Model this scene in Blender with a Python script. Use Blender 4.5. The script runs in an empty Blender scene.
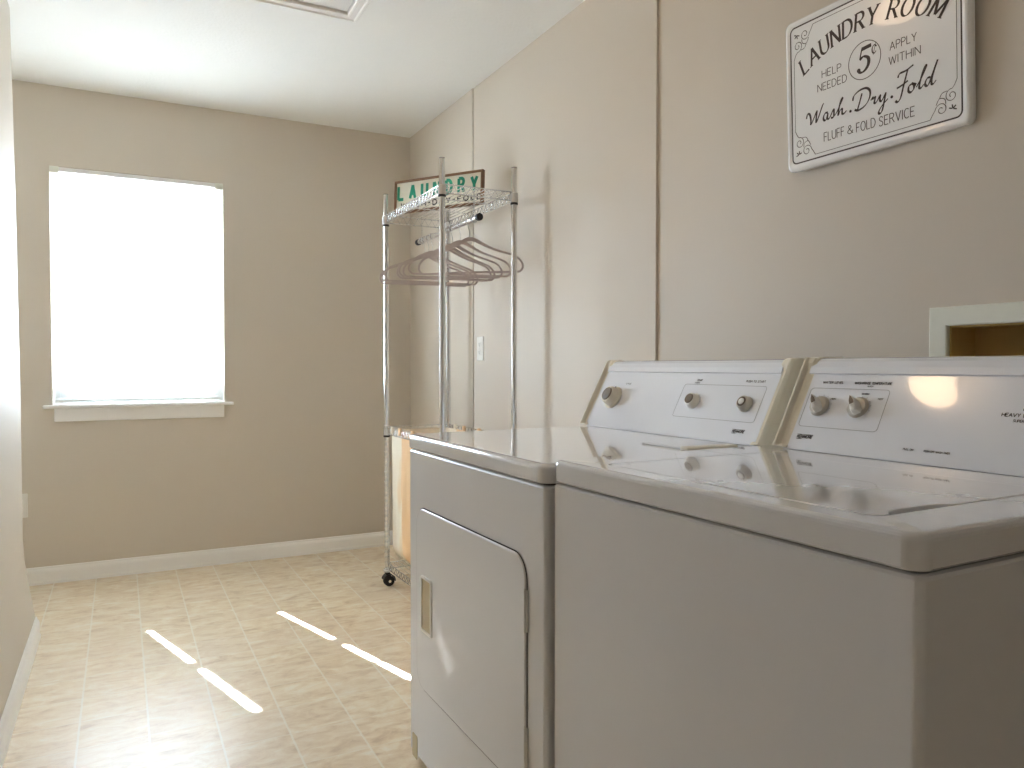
import bpy, bmesh, math, random
from mathutils import Vector, Matrix
random.seed(7)
PI = math.pi
C = bpy.context.scene.collection
CEIL = 2.514
FAR = 4.462

# ------------------------------------------------------------------ helpers
def link(name, bm, mat, parent=None, smooth=True, angle=35, keep=False):
    bmesh.ops.recalc_face_normals(bm, faces=bm.faces[:])
    me = bpy.data.meshes.new(name)
    bm.to_mesh(me); bm.free()
    me.materials.append(mat)
    if smooth:
        me.polygons.foreach_set('use_smooth', [True] * len(me.polygons))
        me.set_sharp_from_angle(angle=math.radians(angle))
        if not keep:      # broad flat faces stay flat
            me.polygons.foreach_set('use_smooth', [p.area < .0015 and len(p.vertices) < 9 for p in me.polygons])
    o = bpy.data.objects.new(name, me); C.objects.link(o)
    if parent is not None:
        o.parent = parent
    return o

def tag(o, label=None, cat=None, group=None, kind=None):
    if label: o['label'] = label
    if cat: o['category'] = cat
    if group: o['group'] = group
    if kind: o['kind'] = kind
    return o

def thing(name, label, cat, loc=(0, 0, 0), rot=(0, 0, 0), group=None, mat=None):
    o = bpy.data.objects.new(name, None); C.objects.link(o)
    o.empty_display_size = .05
    if mat is not None: o.matrix_world = mat
    else:
        o.location = loc; o.rotation_euler = rot
    return tag(o, label, cat, group)

def struct(name, bm, mat, parent=None, **k):
    o = link(name, bm, mat, parent, **k)
    if parent is None: o['kind'] = 'structure'
    return o

def NB(): return bmesh.new()

def box(bm, lo, hi, M=None):
    vs = []
    for z in (lo[2], hi[2]):
        for x, y in ((lo[0], lo[1]), (hi[0], lo[1]), (hi[0], hi[1]), (lo[0], hi[1])):
            v = Vector((x, y, z)); vs.append(bm.verts.new(M @ v if M else v))
    for f in ((0, 3, 2, 1), (4, 5, 6, 7), (0, 1, 5, 4), (1, 2, 6, 5), (2, 3, 7, 6), (3, 0, 4, 7)):
        bm.faces.new([vs[i] for i in f])

def bbox(bm, lo, hi, r=.003, seg=2, M=None):
    t = NB(); box(t, lo, hi)
    bmesh.ops.bevel(t, geom=t.edges[:], offset=r, segments=seg, profile=.5, affect='EDGES')
    merge(bm, t, M)

def merge(bm, t, M=None):
    t.verts.index_update()
    vs = [bm.verts.new(M @ v.co if M else v.co) for v in t.verts]
    for f in t.faces:
        try: bm.faces.new([vs[v.index] for v in f.verts])
        except ValueError: pass
    t.free()

def loft(bm, loops, cap0=True, cap1=True, closed=True):
    rows = [[bm.verts.new(p) for p in L] for L in loops]
    n = len(rows[0]); m = n if closed else n - 1
    for a, b in zip(rows, rows[1:]):
        for i in range(m):
            j = (i + 1) % n
            try: bm.faces.new((a[i], a[j], b[j], b[i]))
            except ValueError: pass
    if cap0: bm.faces.new(rows[0][::-1])
    if cap1: bm.faces.new(rows[-1])
    return rows

def rrect(x0, y0, x1, y1, r, n=6):
    """rounded rectangle, counter-clockwise list of (x, y)"""
    out = []
    for cx, cy, a0 in ((x1 - r, y1 - r, 0), (x0 + r, y1 - r, 90), (x0 + r, y0 + r, 180), (x1 - r, y0 + r, 270)):
        for k in range(n + 1):
            a = math.radians(a0 + 90 * k / n)
            out.append((cx + r * math.cos(a), cy + r * math.sin(a)))
    return out

def slab(bm, x0, y0, x1, y1, z0, z1, r, f=.004, n=6, seg=3, axis='z', both=False):
    """rounded-corner slab with filleted top edge (and bottom if both)"""
    def tr(p, z):
        return {'z': (p[0], p[1], z), 'x': (z, p[0], p[1]), 'y': (p[0], z, p[1])}[axis]
    s = 1 if z1 > z0 else -1
    Ls = []
    if both:
        for k in range(seg + 1):
            a = PI / 2 * k / seg
            i = f * (1 - math.sin(a))
            Ls.append([tr(p, z0 + s * f * (1 - math.cos(a))) for p in rrect(x0 + i, y0 + i, x1 - i, y1 - i, max(r - i, .0005), n)])
    else:
        Ls.append([tr(p, z0) for p in rrect(x0, y0, x1, y1, r, n)])
    for k in range(seg + 1):
        a = PI / 2 * k / seg
        i = f * (1 - math.cos(a))
        Ls.append([tr(p, z1 - s * f * (1 - math.sin(a))) for p in rrect(x0 + i, y0 + i, x1 - i, y1 - i, max(r - i, .0005), n)])
    loft(bm, Ls)

def tube(bm, pts, r, n=8, closed=False, flat=1.0):
    pts = [Vector(p) for p in pts]
    m = len(pts); rows = []
    t0 = (pts[1] - pts[0]).normalized()
    up = Vector((0, 0, 1)) if abs(t0.z) < .9 else Vector((1, 0, 0))
    nrm = t0.cross(up).normalized()
    for i, p in enumerate(pts):
        if closed: t = (pts[(i + 1) % m] - pts[i - 1])
        elif i == 0: t = pts[1] - pts[0]
        elif i == m - 1: t = pts[-1] - pts[-2]
        else: t = pts[i + 1] - pts[i - 1]
        t.normalize()
        nrm = (nrm - t * nrm.dot(t)).normalized()
        b = t.cross(nrm)
        rr = r[i] if isinstance(r, (list, tuple)) else r
        rows.append([p + nrm * math.cos(2 * PI * k / n) * rr + b * math.sin(2 * PI * k / n) * rr * flat for k in range(n)])
    if closed: rows.append(rows[0])
    loft(bm, rows, not closed, not closed)
    if closed: bmesh.ops.remove_doubles(bm, verts=bm.verts[:], dist=1e-6)

def lathe(bm, prof, n=32, M=None, sx=1, sy=1):
    """prof: list of (r, z) around local z"""
    rows = []
    for r, z in prof:
        row = []
        for k in range(n):
            a = 2 * PI * k / n
            v = Vector((max(r, 1e-5) * math.cos(a) * sx, max(r, 1e-5) * math.sin(a) * sy, z))
            row.append(M @ v if M else v)
        rows.append(row)
    loft(bm, rows)

def prism(bm, poly, z0, z1, axis='y'):
    def tr(p, z):
        return {'z': (p[0], p[1], z), 'x': (z, p[0], p[1]), 'y': (p[0], z, p[1])}[axis]
    loft(bm, [[tr(p, z0) for p in poly], [tr(p, z1) for p in poly]])

def catmull(P, n=8, closed=False):
    P = [Vector(p) for p in P]; out = []
    m = len(P); rng = range(m if closed else m - 1)
    for i in rng:
        g = lambda k: P[k % m] if closed else P[min(max(k, 0), m - 1)]
        a, b, c, d = g(i - 1), g(i), g(i + 1), g(i + 2)
        for k in range(n):
            t = k / n
            out.append(.5 * ((2 * b) + (-a + c) * t + (2 * a - 5 * b + 4 * c - d) * t * t + (-a + 3 * b - 3 * c + d) * t ** 3))
    if not closed: out.append(P[-1])
    return out

# ---- flat lettering: strokes turned into thin solid ribbons
def ribbon(bm, pts, w, z0, z1, wmin=None, pen=0.7, closed=False):
    pts = [Vector((p[0], p[1])) for p in pts]
    m = len(pts); L = []; R = []
    for i, p in enumerate(pts):
        if closed: t = pts[(i + 1) % m] - pts[i - 1]
        else: t = pts[min(i + 1, m - 1)] - pts[max(i - 1, 0)]
        if t.length < 1e-9: t = Vector((1, 0))
        t.normalize(); nn = Vector((-t.y, t.x))
        ww = w
        if wmin is not None:
            a = math.atan2(t.y, t.x)
            ww = wmin + (w - wmin) * abs(math.sin(a - pen))
        L.append(p + nn * ww / 2); R.append(p - nn * ww / 2)
    if closed: L.append(L[0]); R.append(R[0])
    rows = [[(l.x, l.y, z0), (l.x, l.y, z1), (r.x, r.y, z1), (r.x, r.y, z0)] for l, r in zip(L, R)]
    loft(bm, rows)

def arc(cx, cy, rx, ry, a0, a1, n=10):
    return [(cx + rx * math.cos(math.radians(a0 + (a1 - a0) * k / n)), cy + ry * math.sin(math.radians(a0 + (a1 - a0) * k / n))) for k in range(n + 1)]

GL = {  # glyph: (width, strokes) in a box 1 high
 'A': (.70, [[(0, 0), (.35, 1)], [(.35, 1), (.70, 0)], [(.13, .36), (.57, .36)]]),
 'B': (.58, [[(0, 0), (0, 1)], [(0, 1), (.30, 1)] + arc(.30, .76, .22, .24, 90, -90) + [(0, .52)], [(.30, .52)] + arc(.32, .26, .26, .26, 90, -90) + [(0, 0)]]),
 'C': (.62, [arc(.36, .5, .34, .5, 48, 312, 16)]),
 'D': (.66, [[(0, 0), (0, 1)], [(0, 1), (.22, 1)] + arc(.22, .5, .42, .5, 90, -90, 14) + [(0, 0)]]),
 'E': (.52, [[(0, 0), (0, 1)], [(0, 1), (.52, 1)], [(0, .52), (.42, .52)], [(0, 0), (.52, 0)]]),
 'F': (.50, [[(0, 0), (0, 1)], [(0, 1), (.50, 1)], [(0, .52), (.42, .52)]]),
 'G': (.66, [arc(.36, .5, .34, .5, 48, 340, 16) + [(.68, .44), (.42, .44)]]),
 'H': (.62, [[(0, 0), (0, 1)], [(.62, 0), (.62, 1)], [(0, .52), (.62, .52)]]),
 'I': (.04, [[(.02, 0), (.02, 1)]]),
 'K': (.60, [[(0, 0), (0, 1)], [(.56, 1), (0, .42)], [(.18, .6), (.60, 0)]]),
 'L': (.48, [[(0, 1), (0, 0)], [(0, 0), (.48, 0)]]),
 'M': (.78, [[(0, 0), (.06, 1)], [(.06, 1), (.39, .12)], [(.39, .12), (.72, 1)], [(.72, 1), (.78, 0)]]),
 'N': (.64, [[(0, 0), (0, 1)], [(0, 1), (.64, 0)], [(.64, 0), (.64, 1)]]),
 'O': (.72, [arc(.36, .5, .35, .5, 0, 360, 24)]),
 'P': (.54, [[(0, 0), (0, 1)], [(0, 1), (.28, 1)] + arc(.28, .74, .26, .26, 90, -90) + [(0, .48)]]),
 'R': (.60, [[(0, 0), (0, 1)], [(0, 1), (.28, 1)] + arc(.28, .75, .25, .25, 90, -90) + [(0, .50)], [(.26, .50), (.60, 0)]]),
 'S': (.54, [catmull([(.50, .84), (.38, .98), (.16, .97), (.04, .78), (.16, .58), (.40, .45), (.52, .24), (.40, .04), (.16, .01), (.02, .16)], 4)]),
 'T': (.60, [[(0, 1), (.60, 1)], [(.30, 1), (.30, 0)]]),
 'U': (.62, [[(0, 1), (0, .34)] + arc(.31, .32, .31, .32, 180, 360) + [(.62, 1)]]),
 'V': (.66, [[(0, 1), (.33, 0)], [(.33, 0), (.66, 1)]]),
 'W': (.92, [[(0, 1), (.23, 0)], [(.23, 0), (.46, .9)], [(.46, .9), (.69, 0)], [(.69, 0), (.92, 1)]]),
 'Y': (.64, [[(0, 1), (.32, .46)], [(.64, 1), (.32, .46)], [(.32, .46), (.32, 0)]]),
 '&': (.66, [catmull([(.66, .38), (.50, .08), (.24, 0), (.04, .22), (.18, .48), (.44, .72), (.34, .98), (.16, .84), (.26, .56), (.66, 0)], 4)]),
 '-': (.30, [[(0, .5), (.30, .5)]]), '/': (.36, [[(0, 0), (.36, 1)]]), '.': (.10, [[(0, 0), (.1, 0)]]),
 ' ': (.30, []),
}
SERIF = {'A': [(0, 0), (.70, 0)], 'D': [(0, 0), (0, 1)], 'L': [(0, 1), (0, 0)], 'M': [(0, 0), (.78, 0), (.06, 1), (.72, 1)], 'N': [(0, 0), (0, 1), (.64, 1)],
         'R': [(0, 0), (0, 1), (.60, 0)], 'U': [(0, 1), (.62, 1)], 'Y': [(0, 1), (.64, 1), (.32, 0)]}

def text_width(s, gap): return sum(GL[c][0] for c in s) + gap * (len(s) - 1)

def text(bm, s, x, y, h, w, z0, z1, gap=.16, sx=1.0, align='l', slant=0, tilt=0, wmin=None, serif=False):
    tw = text_width(s, gap) * h * sx
    cx = x - (tw / 2 if align == 'c' else tw if align == 'r' else 0)
    for c in s:
        gw, st = GL[c]
        def mp(p): return (cx + (p[0] + slant * p[1]) * h * sx, y + p[1] * h)
        for q in st: ribbon(bm, [mp(p) for p in q], w, z0, z1, wmin)
        if serif:
            for p in SERIF.get(c, []):
                a = mp(p); ribbon(bm, [(a[0] - h * .13, a[1]), (a[0] + h * .13, a[1])], w * .45, z0, z1)
        cx += (gw + gap) * h * sx
    return tw

# ------------------------------------------------------------------ materials
def newmat(name):
    m = bpy.data.materials.new(name); m.use_nodes = True
    nt = m.node_tree; b = nt.nodes['Principled BSDF']
    return m, nt, b

def srgb(r, g, b):
    f = lambda c: (c / 255 / 12.92) if c / 255 <= .04045 else ((c / 255 + .055) / 1.055) ** 2.4
    return (f(r), f(g), f(b), 1)

def simple(name, col, rough=.4, metal=0, var=.04, scale=12, bump=0, bscale=200, coat=0, spec=.5):
    m, nt, b = newmat(name)
    tc = nt.nodes.new('ShaderNodeTexCoord')
    nz = nt.nodes.new('ShaderNodeTexNoise'); nz.inputs['Scale'].default_value = scale; nz.inputs['Detail'].default_value = 3
    nt.links.new(tc.outputs['Object'], nz.inputs['Vector'])
    mr = nt.nodes.new('ShaderNodeMapRange'); mr.inputs['To Min'].default_value = 1 - var; mr.inputs['To Max'].default_value = 1 + var
    nt.links.new(nz.outputs['Fac'], mr.inputs['Value'])
    mx = nt.nodes.new('ShaderNodeVectorMath'); mx.operation = 'SCALE'
    mx.inputs[0].default_value = col[:3]
    nt.links.new(mr.outputs['Result'], mx.inputs['Scale'])
    nt.links.new(mx.outputs['Vector'], b.inputs['Base Color'])
    b.inputs['Roughness'].default_value = rough; b.inputs['Metallic'].default_value = metal
    b.inputs['Specular IOR Level'].default_value = spec
    if coat:
        b.inputs['Coat Weight'].default_value = coat; b.inputs['Coat Roughness'].default_value = .03
    if bump:
        n2 = nt.nodes.new('ShaderNodeTexNoise'); n2.inputs['Scale'].default_value = bscale; n2.inputs['Detail'].default_value = 4
        nt.links.new(tc.outputs['Object'], n2.inputs['Vector'])
        bp = nt.nodes.new('ShaderNodeBump'); bp.inputs['Strength'].default_value = bump; bp.inputs['Distance'].default_value = .002
        nt.links.new(n2.outputs['Fac'], bp.inputs['Height']); nt.links.new(bp.outputs['Normal'], b.inputs['Normal'])
    return m

M = {}
M['wall'] = simple('greige_paint', srgb(213, 204, 191), .58, spec=.35, var=.015, scale=2.5, bump=.12, bscale=90)
M['ceiling'] = simple('ceiling_paint', srgb(246, 246, 244), .9, var=.01, bump=.9, bscale=70)
M['trim'] = simple('white_trim_paint', srgb(250, 249, 247), .35, var=.01)
M['enamel'] = simple('white_enamel', srgb(222, 223, 226), .12, var=.008, scale=5, coat=1, bump=.35, bscale=7)
M['enamel_front'] = simple('white_enamel_sheet', srgb(222, 222, 224), .26, var=.008, scale=5, coat=.25)
M['panel'] = simple('console_white', srgb(240, 243, 250), .10, var=.005, coat=.8)
M['cream'] = simple('aged_cream_plastic', srgb(232, 226, 210), .3, var=.04, scale=20)
M['tan'] = simple('tan_plastic', srgb(182, 166, 128), .4, var=.05, scale=20)
M['knobgrey'] = simple('knob_grey', srgb(196, 190, 180), .3, var=.02)
M['brown'] = simple('brown_plastic', srgb(112, 96, 80), .35, var=.08, scale=80)
M['dark'] = simple('dark_gap', srgb(30, 28, 26), .7)
M['ink'] = simple('dark_print', srgb(52, 46, 48), .5)
M['signink'] = simple('sign_print', srgb(64, 52, 50), .45)
M['greyink'] = simple('grey_print', srgb(120, 120, 122), .5)
M['chrome'] = simple('chrome', (.80, .81, .82, 1), .14, metal=1, var=.02)
M['chromedull'] = simple('satin_chrome', (.62, .61, .59, 1), .3, metal=1, var=.04)
M['greypl'] = simple('grey_plastic', srgb(150, 145, 138), .4)
M['black'] = simple('black_plastic', srgb(22, 21, 21), .45)
M['rubber'] = simple('caster_rubber', srgb(34, 33, 33), .6)
M['velvet'] = simple('taupe_velvet', srgb(192, 178, 172), .85, var=.06, scale=60, bump=.2, bscale=600)
M['plate'] = simple('plate_white', srgb(238, 236, 230), .35, var=.005)
M['signwhite'] = simple('sign_enamel', srgb(250, 251, 252), .24, var=.01, coat=.5)
M['vinyl'] = simple('window_vinyl', srgb(240, 240, 238), .4, var=.01)
M['boxframe'] = simple('box_frame', srgb(238, 240, 228), .5, var=.03, scale=15)
M['boxwood'] = simple('box_inside', srgb(196, 168, 104), .7, var=.12, scale=18)
M['cream_sign'] = simple('cream_board', srgb(236, 232, 214), .6, var=.03, scale=30)
M['wood'] = simple('brown_wood', srgb(124, 90, 60), .6, var=.2, scale=25)
M['teal'] = simple('teal_letters', srgb(20, 150, 118), .5, var=.05)
M['brass'] = simple('valve_brass', (.6, .42, .2, 1), .35, metal=1)
M['red'] = simple('valve_red', srgb(160, 40, 30), .4)

# bag fabric: patches of peach and cream canvas
def mat_bag():
    m, nt, b = newmat('bag_fabric')
    tc = nt.nodes.new('ShaderNodeTexCoord')
    nz = nt.nodes.new('ShaderNodeTexNoise'); nz.inputs['Scale'].default_value = 7; nz.inputs['Detail'].default_value = 1
    mp = nt.nodes.new('ShaderNodeMapping'); mp.inputs['Scale'].default_value = (1, 1.3, .7)
    nt.links.new(tc.outputs['Object'], mp.inputs['Vector']); nt.links.new(mp.outputs['Vector'], nz.inputs['Vector'])
    cr = nt.nodes.new('ShaderNodeValToRGB')
    cr.color_ramp.elements[0].position = .46; cr.color_ramp.elements[0].color = srgb(250, 242, 226)
    cr.color_ramp.elements[1].position = .58; cr.color_ramp.elements[1].color = srgb(240, 206, 164)
    sp = nt.nodes.new('ShaderNodeSeparateXYZ'); nt.links.new(tc.outputs['Object'], sp.inputs[0])
    ya = nt.nodes.new('ShaderNodeMath'); ya.operation = 'MULTIPLY_ADD'; ya.inputs[1].default_value = -2.2; ya.inputs[2].default_value = .72
    nt.links.new(sp.outputs['Y'], ya.inputs[0])
    yb = nt.nodes.new('ShaderNodeMath'); yb.operation = 'MULTIPLY_ADD'; yb.inputs[1].default_value = .5; yb.use_clamp = True
    nt.links.new(nz.outputs['Fac'], yb.inputs[0]); nt.links.new(ya.outputs[0], yb.inputs[2])
    nt.links.new(yb.outputs[0], cr.inputs['Fac']); nt.links.new(cr.outputs['Color'], b.inputs['Base Color'])
    b.inputs['Roughness'].default_value = .9
    wv = nt.nodes.new('ShaderNodeTexNoise'); wv.inputs['Scale'].default_value = 500
    nt.links.new(tc.outputs['Object'], wv.inputs['Vector'])
    bp = nt.nodes.new('ShaderNodeBump'); bp.inputs['Strength'].default_value = .15
    nt.links.new(wv.outputs['Fac'], bp.inputs['Height']); nt.links.new(bp.outputs['Normal'], b.inputs['Normal'])
    return m
M['bag'] = mat_bag()

def mat_slat():
    m, nt, b = newmat('blind_vinyl')
    out = nt.nodes['Material Output']
    b.inputs['Base Color'].default_value = srgb(245, 245, 243); b.inputs['Roughness'].default_value = .5
    tr = nt.nodes.new('ShaderNodeBsdfTranslucent'); tr.inputs['Color'].default_value = srgb(245, 245, 240)
    mx = nt.nodes.new('ShaderNodeMixShader'); mx.inputs['Fac'].default_value = .35
    nt.links.new(b.outputs['BSDF'], mx.inputs[1]); nt.links.new(tr.outputs['BSDF'], mx.inputs[2]); nt.links.new(mx.outputs['Shader'], out.inputs['Surface'])
    return m
M['slat'] = mat_slat()

def mat_glass():
    m, nt, b = newmat('window_glass')
    out = nt.nodes['Material Output']; nt.nodes.remove(b)
    t = nt.nodes.new('ShaderNodeBsdfTransparent'); g = nt.nodes.new('ShaderNodeBsdfGlossy'); g.inputs['Roughness'].default_value = .02
    fr = nt.nodes.new('ShaderNodeValue'); fr.outputs[0].default_value = .06
    mx = nt.nodes.new('ShaderNodeMixShader')
    nt.links.new(fr.outputs[0], mx.inputs['Fac']); nt.links.new(t.outputs['BSDF'], mx.inputs[1]); nt.links.new(g.outputs['BSDF'], mx.inputs[2])
    nt.links.new(mx.outputs['Shader'], out.inputs['Surface'])
    return m
M['glass'] = mat_glass()

def mat_floor():
    m, nt, b = newmat('sheet_vinyl_floor')
    N = nt.nodes; Lk = nt.links
    tc = N.new('ShaderNodeTexCoord')
    sp = N.new('ShaderNodeSeparateXYZ'); Lk.new(tc.outputs['Object'], sp.inputs[0])
    T = .188
    def frac(sock, off):
        a = N.new('ShaderNodeMath'); a.operation = 'ADD'; a.inputs[1].default_value = off; Lk.new(sock, a.inputs[0])
        d = N.new('ShaderNodeMath'); d.operation = 'DIVIDE'; d.inputs[1].default_value = T; Lk.new(a.outputs[0], d.inputs[0])
        return d.outputs[0]
    u = frac(sp.outputs['X'], -.064 + 20 * T); v = frac(sp.outputs['Y'], -2.664 + 40 * T)
    def line(s, wd):
        f = N.new('ShaderNodeMath'); f.operation = 'FRACT'; Lk.new(s, f.inputs[0])
        c = N.new('ShaderNodeMath'); c.operation = 'SUBTRACT'; c.inputs[1].default_value = .5; Lk.new(f.outputs[0], c.inputs[0])
        a = N.new('ShaderNodeMath'); a.operation = 'ABSOLUTE'; Lk.new(c.outputs[0], a.inputs[0])
        g = N.new('ShaderNodeMath'); g.operation = 'GREATER_THAN'; g.inputs[1].default_value = .5 - wd; Lk.new(a.outputs[0], g.inputs[0])
        return g.outputs[0]
    lu = line(u, .016); lv = line(v, .014)
    # per tile offset
    fu = N.new('ShaderNodeMath'); fu.operation = 'FLOOR'; Lk.new(u, fu.inputs[0])
    fv = N.new('ShaderNodeMath'); fv.operation = 'FLOOR'; Lk.new(v, fv.inputs[0])
    cb = N.new('ShaderNodeCombineXYZ'); Lk.new(fu.outputs[0], cb.inputs[0]); Lk.new(fv.outputs[0], cb.inputs[1])
    wn = N.new('ShaderNodeTexWhiteNoise'); Lk.new(cb.outputs[0], wn.inputs['Vector'])
    mp = N.new('ShaderNodeMapping'); mp.inputs['Scale'].default_value = (6, 12, 1)
    Lk.new(tc.outputs['Object'], mp.inputs['Vector'])
    ad = N.new('ShaderNodeVectorMath'); ad.operation = 'MULTIPLY_ADD'; ad.inputs[1].default_value = (1.2, 1.2, 1.2)
    Lk.new(wn.outputs['Color'], ad.inputs[0]); Lk.new(mp.outputs['Vector'], ad.inputs[2])
    nz = N.new('ShaderNodeTexNoise'); nz.inputs['Scale'].default_value = 1.7; nz.inputs['Detail'].default_value = 7; nz.inputs['Roughness'].default_value = .68; nz.inputs['Distortion'].default_value = .5
    Lk.new(ad.outputs[0], nz.inputs['Vector'])
    cr = N.new('ShaderNodeValToRGB')
    e = cr.color_ramp.elements
    e[0].position = .30; e[0].color = srgb(204, 180, 148)
    e[1].position = .72; e[1].color = srgb(250, 246, 232)
    x = e.new(.45); x.color = srgb(230, 211, 181)
    x = e.new(.56); x.color = srgb(241, 227, 201)
    Lk.new(nz.outputs['Fac'], cr.inputs['Fac'])
    # soft per-tile tint
    mt = N.new('ShaderNodeMixRGB'); mt.blend_type = 'MIX'; mt.inputs['Color2'].default_value = srgb(226, 210, 192)
    mf = N.new('ShaderNodeMath'); mf.operation = 'MULTIPLY'; mf.inputs[1].default_value = .28; Lk.new(wn.outputs['Value'], mf.inputs[0])
    Lk.new(mf.outputs[0], mt.inputs['Fac']); Lk.new(cr.outputs['Color'], mt.inputs['Color1'])
    lvs = N.new('ShaderNodeMath'); lvs.operation = 'MULTIPLY'; lvs.inputs[1].default_value = .35; Lk.new(lv, lvs.inputs[0])
    lus = N.new('ShaderNodeMath'); lus.operation = 'MULTIPLY'; lus.inputs[1].default_value = .6; Lk.new(lu, lus.inputs[0])
    mm = N.new('ShaderNodeMath'); mm.operation = 'MAXIMUM'; Lk.new(lus.outputs[0], mm.inputs[0]); Lk.new(lvs.outputs[0], mm.inputs[1])
    ml = N.new('ShaderNodeMixRGB'); ml.inputs['Color2'].default_value = srgb(246, 243, 230)
    Lk.new(mm.outputs[0], ml.inputs['Fac']); Lk.new(mt.outputs['Color'], ml.inputs['Color1'])
    Lk.new(ml.outputs['Color'], b.inputs['Base Color'])
    b.inputs['Roughness'].default_value = .36; b.inputs['Specular IOR Level'].default_value = 1.0
    bn = N.new('ShaderNodeTexNoise'); bn.inputs['Scale'].default_value = 160; Lk.new(tc.outputs['Object'], bn.inputs['Vector'])
    sb = N.new('ShaderNodeMath'); sb.operation = 'MULTIPLY_ADD'; sb.inputs[1].default_value = -1.5; Lk.new(mm.outputs[0], sb.inputs[0]); Lk.new(bn.outputs['Fac'], sb.inputs[2])
    bp = N.new('ShaderNodeBump'); bp.inputs['Strength'].default_value = .12; bp.inputs['Distance'].default_value = .002
    Lk.new(sb.outputs[0], bp.inputs['Height']); Lk.new(bp.outputs['Normal'], b.inputs['Normal'])
    return m
M['floor'] = mat_floor()

def mat_lamp():
    m, nt, b = newmat('lit_globe')
    b.inputs['Base Color'].default_value = (.9, .85, .75, 1)
    b.inputs['Emission Color'].default_value = (1, .68, .42, 1); b.inputs['Emission Strength'].default_value = 6.0
    return m
M['lamp'] = mat_lamp()

# ------------------------------------------------------------------ room
bm = NB(); box(bm, (-1.6, -1.7, -.1), (1.75, FAR + .14, 0)); struct('floor', bm, M['floor'], smooth=False)
HX0, HX1, HY0, HY1 = .32, .82, 2.36, 3.01       # ceiling hatch opening
bm = NB()
zc0, zc1 = CEIL, CEIL + .1
for lo, hi in (((-1.6, -1.7), (HX0, FAR + .14)), ((HX1, -1.7), (1.75, FAR + .14)), ((HX0, -1.7), (HX1, HY0)), ((HX0, HY1), (HX1, FAR + .14))):
    box(bm, (lo[0], lo[1], zc0), (hi[0], hi[1], zc1))
struct('ceiling', bm, M['ceiling'], smooth=False)

WX0, WX1, WZ0, WZ1 = -.310, .512, .905, 2.112
bm = NB()
y0, y1 = FAR, FAR + .14
for lo, hi in (((-1.6, 0), (WX0, CEIL)), ((WX1, 0), (1.75, CEIL)), ((WX0, 0), (WX1, WZ0)), ((WX0, WZ1), (WX1, CEIL))):
    box(bm, (lo[0], y0, lo[1]), (hi[0], y1, hi[1]))
struct('wall_far', bm, M['wall'], smooth=False)

# right wall in three slightly stepped planes, with the supply box opening in the nearest
XA, XB, XC = 1.602, 1.607, 1.616
BY0, BY1, BZ0, BZ1 = .78, 1.030, 1.02, 1.191
bm = NB()
box(bm, (XA, 3.525, 0), (1.75, FAR, CEIL))
box(bm, (XB, 2.045, 0), (1.75, 3.525, CEIL))
for (a, b0), (c, d) in (((-1.6, 0), (BY0, CEIL)), ((BY1, 0), (2.045, CEIL)), ((BY0, 0), (BY1, BZ0)), ((BY0, BZ1), (BY1, CEIL))):
    box(bm, (XC, a, b0), (1.75, c, d))
struct('wall_right', bm, M['wall'], smooth=False)

# left wall: its free end flares slightly at the foot
prof = [(-.317, 0), (-.317, .07), (-.328, .15), (-.340, .23), (-.352, .32), (-.357, .42), (-.358, .97), (-.364, 1.75), (-.374, CEIL), (-.50, CEIL), (-.50, 0)]
bm = NB(); prism(bm, prof, -1.6, 3.583, 'y')
struct('wall_left', bm, M['wall'], angle=60)
bm = NB(); box(bm, (-1.6, 3.44, 0), (-.50, 3.58, CEIL)); box(bm, (-1.6, 3.58, 0), (-1.5, FAR, CEIL))
struct('wall_alcove', bm, M['wall'], smooth=False)
bm = NB(); box(bm, (-.50, -1.7, 0), (1.75, -1.6, CEIL))
struct('wall_back', bm, M['wall'], smooth=False)

BP = [(0, 0), (.017, 0), (.017, .012), (.0135, .020), (.0135, .062), (.011, .070), (.006, .077), (.005, .084), (.002, .0875), (0, .0875)]
bm = NB()
loft(bm, [[(x, FAR - d, z) for d, z in BP] for x in (-1.5, XA)])
struct('baseboard_far', bm, M['trim'], angle=25)
bm = NB()
loft(bm, [[(XA - d, y, z) for d, z in BP] for y in (3.525, FAR - .018)])
loft(bm, [[(XB - d, y, z) for d, z in BP] for y in (2.045, 3.524)])
loft(bm, [[(XC - d, y, z) for d, z in BP] for y in (-1.58, 2.044)])
struct('baseboard_right', bm, M['trim'], angle=25)
bm = NB()
loft(bm, [[(-.317 + d, y, z) for d, z in BP] for y in (-1.58, 3.583)])
struct('baseboard_left', bm, M['trim'], angle=25)

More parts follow.
